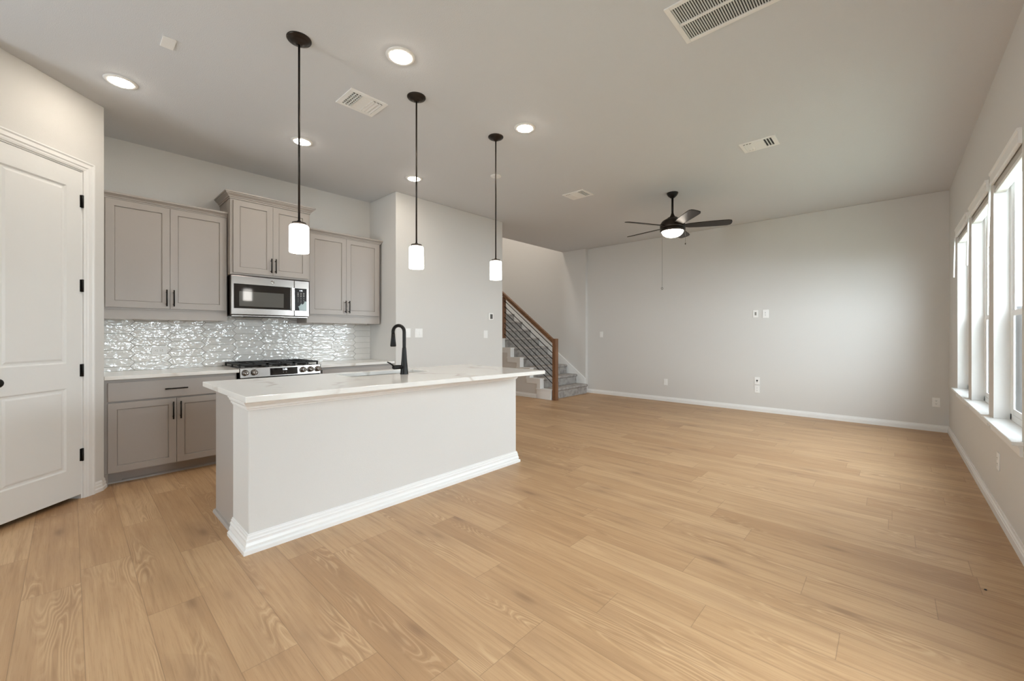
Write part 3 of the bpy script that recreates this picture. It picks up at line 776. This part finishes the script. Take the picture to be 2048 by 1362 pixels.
while y < y1 - .032:
    for a, b_ in ((x0 + .027, xm - .009), (xm + .009, x1 - .027)): m.prism([(y, H - .0005), (y + .0012, H - .0005), (y + .0052, H - .0075), (y + .0040, H - .0075)], 'x', a, b_)
    y += .0128
m.build('louvers', 'plastic', t)
MB().box(x0 + .01, x1 - .01, y0 + .01, y1 - .01, H - .0012, H - .0004).build('duct', 'slot', t)
def register(label, x0, x1, y0, y1, style):
    t = thing('ceiling_vent', label, 'air vent', ((x0 + x1) / 2, (y0 + y1) / 2, H), 'white ceiling supply vents')
    zt = H - .009
    m = MB(); frame_(m, x0, x1, y0, y1, .030, zt, H); m.build('frame', 'plastic', t, bevel=.002)
    MB().box(x0 + .01, x1 - .01, y0 + .01, y1 - .01, H - .0012, H - .0004).build('duct', 'slot', t)
    m = MB(); a0, a1, b0, b1 = x0 + .029, x1 - .029, y0 + .029, y1 - .029
    if style == 'x':     # three fields along x
        u0, u1 = a0 + .075, a1 - .085
        for i in range(4): m.box(a0 + i * .0245, a0 + i * .0245 + .005, b0, b1, zt, H - .001)
        yy = b0
        while yy < b1: m.box(a0, u0, yy, yy + .005, zt + .001, H - .001); yy += .026
        m.box(u0 - .004, u0 + .001, b0, b1, zt, H - .001); m.box(u1, u1 + .004, b0, b1, zt, H - .001)
        yy = b0
        while yy < b1 - .01: m.prism([(yy, H - .001), (yy + .013, zt), (yy + .015, zt), (yy + .003, H - .001)], 'x', u0, u1); yy += .026
        for i in range(3):
            q = u1 + .004 + i * .027; m.prism([(q, H - .001), (q + .021, zt), (q + .023, zt), (q + .004, H - .001)], 'y', b0 + .012, b1)
    else:                # three fields along y; open slots at the low-y end
        v0, v1 = b0 + .075, b1 - .075
        for i in range(4): m.box(a0, a1, b0 + i * .0235, b0 + i * .0235 + .006, zt, H - .001)
        m.box(a0, a1, v0, v1, zt - .002, H - .001)
        for i in range(3):
            q = v1 + i * .025; m.prism([(q, H - .0015), (q + .019, zt), (q + .022, zt), (q + .004, H - .0015)], 'x', a0 + .018, a1)
    m.build('louvers', 'plastic', t)
    return t
register('white ceiling vent left of the middle pendant canopy', 1.405, 1.705, 2.906, 3.167, 'x')
register('white ceiling vent nearest the window wall', 4.337, 4.577, .774, 1.070, 'y')
register('white ceiling vent between the farthest pendant and the fan', 4.347, 4.605, 2.819, 3.137, 'y')
# ------------------------------------------------------------------ ceiling fan
fxx, fyy = 5.254, 2.059
t = thing('ceiling_fan', 'dark bronze five-blade ceiling fan with lit bowl light', 'ceiling fan', (fxx, fyy, H))
MB().lathe([(.0, -.066), (.022, -.066), (.030, -.060), (.052, -.040), (.066, -.018), (.070, -.004), (.070, 0), (0, 0)], (fxx, fyy, H), 'z', 32).build('canopy', 'black', t)
MB().cyl((fxx, fyy, H - .06), (fxx, fyy, 2.77), .0135).build('down_rod', 'black', t)
MB().lathe([(0, 2.79), (.016, 2.79), (.020, 2.77), (.034, 2.745), (.040, 2.735), (.060, 2.732), (.060, 2.720), (.090, 2.712), (.125, 2.690), (.146, 2.660), (.153, 2.630), (.153, 2.605), (.146, 2.590), (0, 2.590)], (fxx, fyy, 0), 'z', 40).build('motor_housing', 'bronze', t)
MB().lathe([(.146, 2.592), (.152, 2.588), (.152, 2.566), (.136, 2.556), (.120, 2.556)], (fxx, fyy, 0), 'z', 40, caps=False).build('light_ring', 'bronze', t)
MB().lathe([(.134, 2.562), (.132, 2.550), (.118, 2.523), (.090, 2.500), (.055, 2.487), (.02, 2.482), (0, 2.482)], (fxx, fyy, 0), 'z', 40).build('glass_bowl', 'bowl', t)
FAN_PHASE = 18.0
rt = Vector((math.sin(R(42.786)), -math.cos(R(42.786)), 0)); tw = Vector((-math.cos(R(42.786)), -math.sin(R(42.786)), 0))   # right of view, towards camera
for i in range(5):
    a = R(FAN_PHASE + 72 * i); d = rt * math.cos(a) + tw * math.sin(a); side = Vector((0, 0, 1)).cross(d)
    out = [(.13, .030), (.20, .052), (.30, .062), (.45, .068), (.58, .070), (.64, .068), (.675, .052), (.685, .02)]
    poly = [(r, w_) for r, w_ in out] + [(r, -w_) for r, w_ in reversed(out)]
    pitch = R(-13); m = MB(); up = Vector((0, 0, 1))
    def P3(r, s_, h_): return Vector((fxx, fyy, 2.62)) + d * r + side * s_ * math.cos(pitch) + up * (s_ * math.sin(pitch) + h_)
    A = [m.bm.verts.new(P3(r, s_, .004)) for r, s_ in poly]; Bq = [m.bm.verts.new(P3(r, s_, -.004)) for r, s_ in poly]
    n = len(poly)
    for k in range(n): m.bm.faces.new((A[k], A[(k + 1) % n], Bq[(k + 1) % n], Bq[k]))
    m.bm.faces.new(A); m.bm.faces.new(Bq)
    m.build('blade', 'bronze', t)
pl = Vector((fxx, fyy, 0)) - rt * .140 + tw * .02
m = MB().cyl((pl.x, pl.y, 2.60), (pl.x, pl.y, 1.836), .0014, seg=6); ch = m.build('pull_chain', 'bronze', t)
MB().tube([(pl.x + rt.x * .011 * math.cos(q), pl.y + rt.y * .011 * math.cos(q), 1.823 + .012 * math.sin(q)) for q in [2 * PI * k / 16 for k in range(17)]], .0028, 8).build('pull_ring', 'bronze', ch)
pl = Vector((fxx, fyy, 0)) + rt * .140 + tw * .06
m = MB().cyl((pl.x, pl.y, 2.60), (pl.x, pl.y, 2.40), .0014, seg=6); ch = m.build('pull_chain', 'bronze', t)
MB().lathe([(0, .012), (.005, .010), (.007, 0), (.006, -.010), (0, -.014)], (pl.x, pl.y, 2.388), 'z', 12).build('pull_fob', 'bronze', ch)

# ------------------------------------------------------------------ stairs
RISE, RUN, SY, NST = .1925, .26, 4.690, 13
CX0, CX1 = 6.144, 6.255
m = MB()
poly = [(SY + .02, 0)]
for i in range(NST): poly += [(SY + .02 + i * RUN, (i + 1) * RISE - .02), (SY + .02 + (i + 1) * RUN, (i + 1) * RISE - .02)]
poly += [(8.19, NST * RISE - .02), (8.19, 0)]
st = thing('staircase', 'grey carpeted staircase with white stepped side trim, rising behind the wall block', 'stairs', ((CX0 + FX2) / 2, SY, 0))
m.prism(poly, 'x', CX0 + .012, CX1 - .003).build('side_wall', 'wall', st)
m = MB()
for i in range(NST):
    y0 = SY + i * RUN; zt = (i + 1) * RISE
    m.box(CX0, CX1, y0, y0 + RUN + .088, (0 if i == 0 else zt - .105), zt)
    if i: m.box(CX0, CX1, y0, y0 + .088, zt - RISE, zt - .105)
    m.box(CX0 - .012, CX1 + .002, y0 - .012, y0 + RUN + .098, zt - .018, zt - .001)
    m.box(CX0 - .006, CX1 + .001, y0 - .004, y0 + RUN + .092, zt - .030, zt - .017)
m.build('side_trim', 'ledge', st)
for i in range(NST):
    y0 = SY + i * RUN; zt = (i + 1) * RISE; y1 = y0 + RUN + .03
    prof = [(y0 + .012, zt - RISE)]
    prof += [(y0 + .012, zt - .055), (y0 + .002, zt - .048)]
    for k in range(9):
        a = R(230 - 140 * k / 8); prof.append((y0 + .018 + .030 * math.cos(a), zt - .026 + .028 * math.sin(a)))
    prof += [(y1, zt + .002), (y1, zt - RISE)]
    o = MB().prism(prof, 'x', CX1 - .002, FX2 - .022).build('carpeted_step', 'carpet', st, bevel=.003)
sk = [(4.747, 0), (4.747, .310), (SY + NST * RUN, .310 + (SY + NST * RUN - 4.747) * RISE / RUN), (SY + NST * RUN, NST * RISE), (5.2, 0)]
m = MB().prism(sk, 'x', FX2 - .022, FX2 - .002)
m.build('skirt_board', 'ledge', st, bevel=.003)
struct(MB().sweep(BASE, [(CX0 + .012, SY + RUN + .10), (CX0 + .012, 8.18)], -1).build('baseboard_stair', 'trim'))
rl = thing('stair_railing', 'stained wood stair railing with seven black horizontal rods', 'railing', (6.2, 4.65, 0))
NX, NY = 6.200, 4.631
MB().box(NX - .041, NX + .041, NY - .041, NY + .041, 0, 1.155).build('newel_post', 'oak_v', rl, bevel=.004)
UY = 5.995
MB().box(NX - .045, NX + .045, UY - .045, UY + .045, RISE * 6 - .19 + .19, 2.02).build('upper_post', 'oak_v', rl, bevel=.004)
g = RISE / RUN
y0, y1 = NY + .045, UY + .3; z0 = 1.062
MB().prism([(y0, z0), (y1, z0 + (y1 - y0) * g), (y1, z0 + (y1 - y0) * g + .088), (y0, z0 + .088)], 'x', NX - .03, NX + .03).build('handrail', 'oak_h', rl, bevel=.008)
for i in range(7):
    za = .988 - i * .1155; ya, yb = NY + .04, UY - .04
    MB().cyl((NX, ya, za - .006), (NX, yb, za + (yb - ya) * g), .0075, seg=10).build('rail_rod', 'black', rl)

# ------------------------------------------------------------------ windows, sills, blinds
for i, (a, b_) in enumerate(WIN):
    t = bpy.data.objects.new('window_%d' % (i + 1), None); COL.objects.link(t); t.location = ((a + b_) / 2, WY, SZ0); ORG[t.name] = Vector(t.location); t['kind'] = 'structure'
    yo, yi = WY - WT + .001, WY - .076
    z0, z1 = SZ0, SZ1; zm = 1.375
    m = MB(); fw = .045
    m.box(a, a + fw, yo, yi, z0, z1); m.box(b_ - fw, b_, yo, yi, z0, z1); m.box(a, b_, yo, yi, z0, z0 + fw); m.box(a, b_, yo, yi, z1 - fw, z1)
    m.build('window_frame', 'vinyl', t, bevel=.003)
    m = MB(); ys = yi - .003
    for (q0, q1, dy) in ((z0 + fw, zm + .03, 0), (zm - .005, z1 - fw, -.0065)):
        aa, bb = a + fw, b_ - fw; w2 = .038
        m.box(aa, aa + w2, ys - .006 + dy, ys + dy, q0, q1); m.box(bb - w2, bb, ys - .006 + dy, ys + dy, q0, q1)
        m.box(aa + w2, bb - w2, ys - .006 + dy, ys + dy, q0, q0 + w2); m.box(aa + w2, bb - w2, ys - .006 + dy, ys + dy, q1 - w2, q1)
    m.build('sash', 'vinyl', t, bevel=.001)
    m = MB(); aa, bb = a + fw + .03, b_ - fw - .03
    m.box(aa, bb, ys - .0045, ys - .0025, z0 + fw + .03, zm); m.box(aa, bb, ys - .011, ys - .009, zm + .03, z1 - fw - .03)
    m.build('glass_pane', 'glass', t)
    MB().box(aa, bb, ys - .0140, ys - .0132, z0 + fw, zm).build('insect_screen', 'mesh', t)
    # painted reveal
    struct(MB().box(a, a + .004, yi, WY, z0, z1).build('trim_3', 'trim'))
    struct(MB().box(b_ - .004, b_, yi, WY, z0, z1).build('trim_3', 'trim'))
    # stool and apron
    m = MB().box(a - .045, b_ + .045, WY, WY + .045, z0 - .022, z0, .004); m.box(a + .001, b_ - .001, yi - .004, WY + .004, z0 - .022, z0)
    struct(m.build('trim_%d' % (4 + i), 'trim'))
    AP = [(0, 0), (.010, 0), (.012, .010), (.012, .045), (.017, .052), (.017, .064), (0, .064)]
    struct(MB().sweep(AP, [(a - .02, WY), (b_ + .02, WY)], -1, z0 - .086).build('trim_%d' % (4 + i), 'trim'))
    nm = ('nearest the camera', 'in the middle of the three windows', 'farthest from the camera, by the far wall')[i]
    bl = thing('window_blind', 'white raised blind with wand in the window ' + nm, 'blind', ((a + b_) / 2, WY, 2.38), 'raised white blinds')
    MB().box(a + .006, b_ - .006, WY - .060, WY - .006, 2.335, 2.380).build('headrail', 'blind', bl)
    m = MB().prism([(WY + .001, 2.300), (WY + .016, 2.300), (WY + .020, 2.306), (WY + .020, 2.318), (WY + .016, 2.324), (WY + .016, 2.366), (WY + .022, 2.376), (WY + .022, 2.388), (WY + .001, 2.388)], 'x', a - .012, b_ + .012)
    m.build('valance', 'blind', bl)
    m = MB(); zz = 2.262
    while zz < 2.333: m.box(a + .010, b_ - .010, WY - .056, WY - .006, zz, zz + .0030); zz += .0046
    m.build('slat_stack', 'slat', bl)
    MB().box(a + .010, b_ - .010, WY - .057, WY - .005, 2.238, 2.262, .003).build('bottom_rail', 'blind', bl)
    wx = b_ - .075
    MB().tube([(wx, WY + .002, 2.335), (wx, WY + .024, 2.295), (wx, WY + .026, 2.26)], .003, 8).build('wand_hook', 'blind', bl)
    MB().tube([(wx, WY + .026, 2.285), (wx + .045, WY + .030, 1.862)], [.0055, .0065], 8).build('wand', 'blind', bl)
# patio door beyond the right edge of the picture, in the same wall
t = bpy.data.objects.new('door_2', None); COL.objects.link(t); t.location = (1.27, WY, 0); ORG[t.name] = Vector(t.location); t['kind'] = 'structure'
m = MB(); yo, yi = WY - .13, WY - .03; a, b_ = .35, 2.19
m.box(a, a + .045, yo - .02, yi + .02, 0, 2.42); m.box(b_ - .045, b_, yo - .02, yi + .02, 0, 2.42); m.box(a, b_, yo - .02, yi + .02, 2.375, 2.42)
m.build('door_frame', 'vinyl', t, bevel=.003)
for a, b_ in ((.40, 1.265), (1.275, 2.14)):
    m = MB(); q0, q1 = (a + b_) / 2 - .17, (a + b_) / 2 + .17
    m.box(a, q0, yo, yi, .01, 2.37); m.box(q1, b_, yo, yi, .01, 2.37); m.box(a, b_, yo, yi, .01, .26); m.box(a, b_, yo, yi, 2.22, 2.37)
    lf = m.build('door_leaf', 'doorw', t, bevel=.003)
    MB().box(q0 - .01, q1 + .01, WY - .085, WY - .08, .25, 2.23).build('glass_pane', 'glass', lf)
# unseen window added in the left wall for more even daylight
t = bpy.data.objects.new('window_4', None); COL.objects.link(t); t.location = (-3.0, 2.65, .6); ORG[t.name] = Vector(t.location); t['kind'] = 'structure'
m = MB()
for a, b_ in ((2.2, 3.1),):
    m.box(-3.15, -3.07, a, a + .05, .6, 2.4); m.box(-3.15, -3.07, b_ - .05, b_, .6, 2.4); m.box(-3.15, -3.07, a, b_, .6, .66); m.box(-3.15, -3.07, a, b_, 2.34, 2.4); m.box(-3.13, -3.08, a, b_, 1.36, 1.40)
m.build('window_frame', 'vinyl', t, bevel=.003)
MB().box(-3.112, -3.108, 2.22, 3.08, .63, 2.37).build('glass_pane', 'glass', t)
# tiny dark crumb on the floor by the window wall
tag(MB().lathe([(0, .005), (.004, .004), (.006, .001), (.005, 0), (0, 0)], (3.015, -.335, .0005), 'z', 9).build('crumb', 'slot'), 'tiny dark crumb on the floor near the window wall', 'crumb')
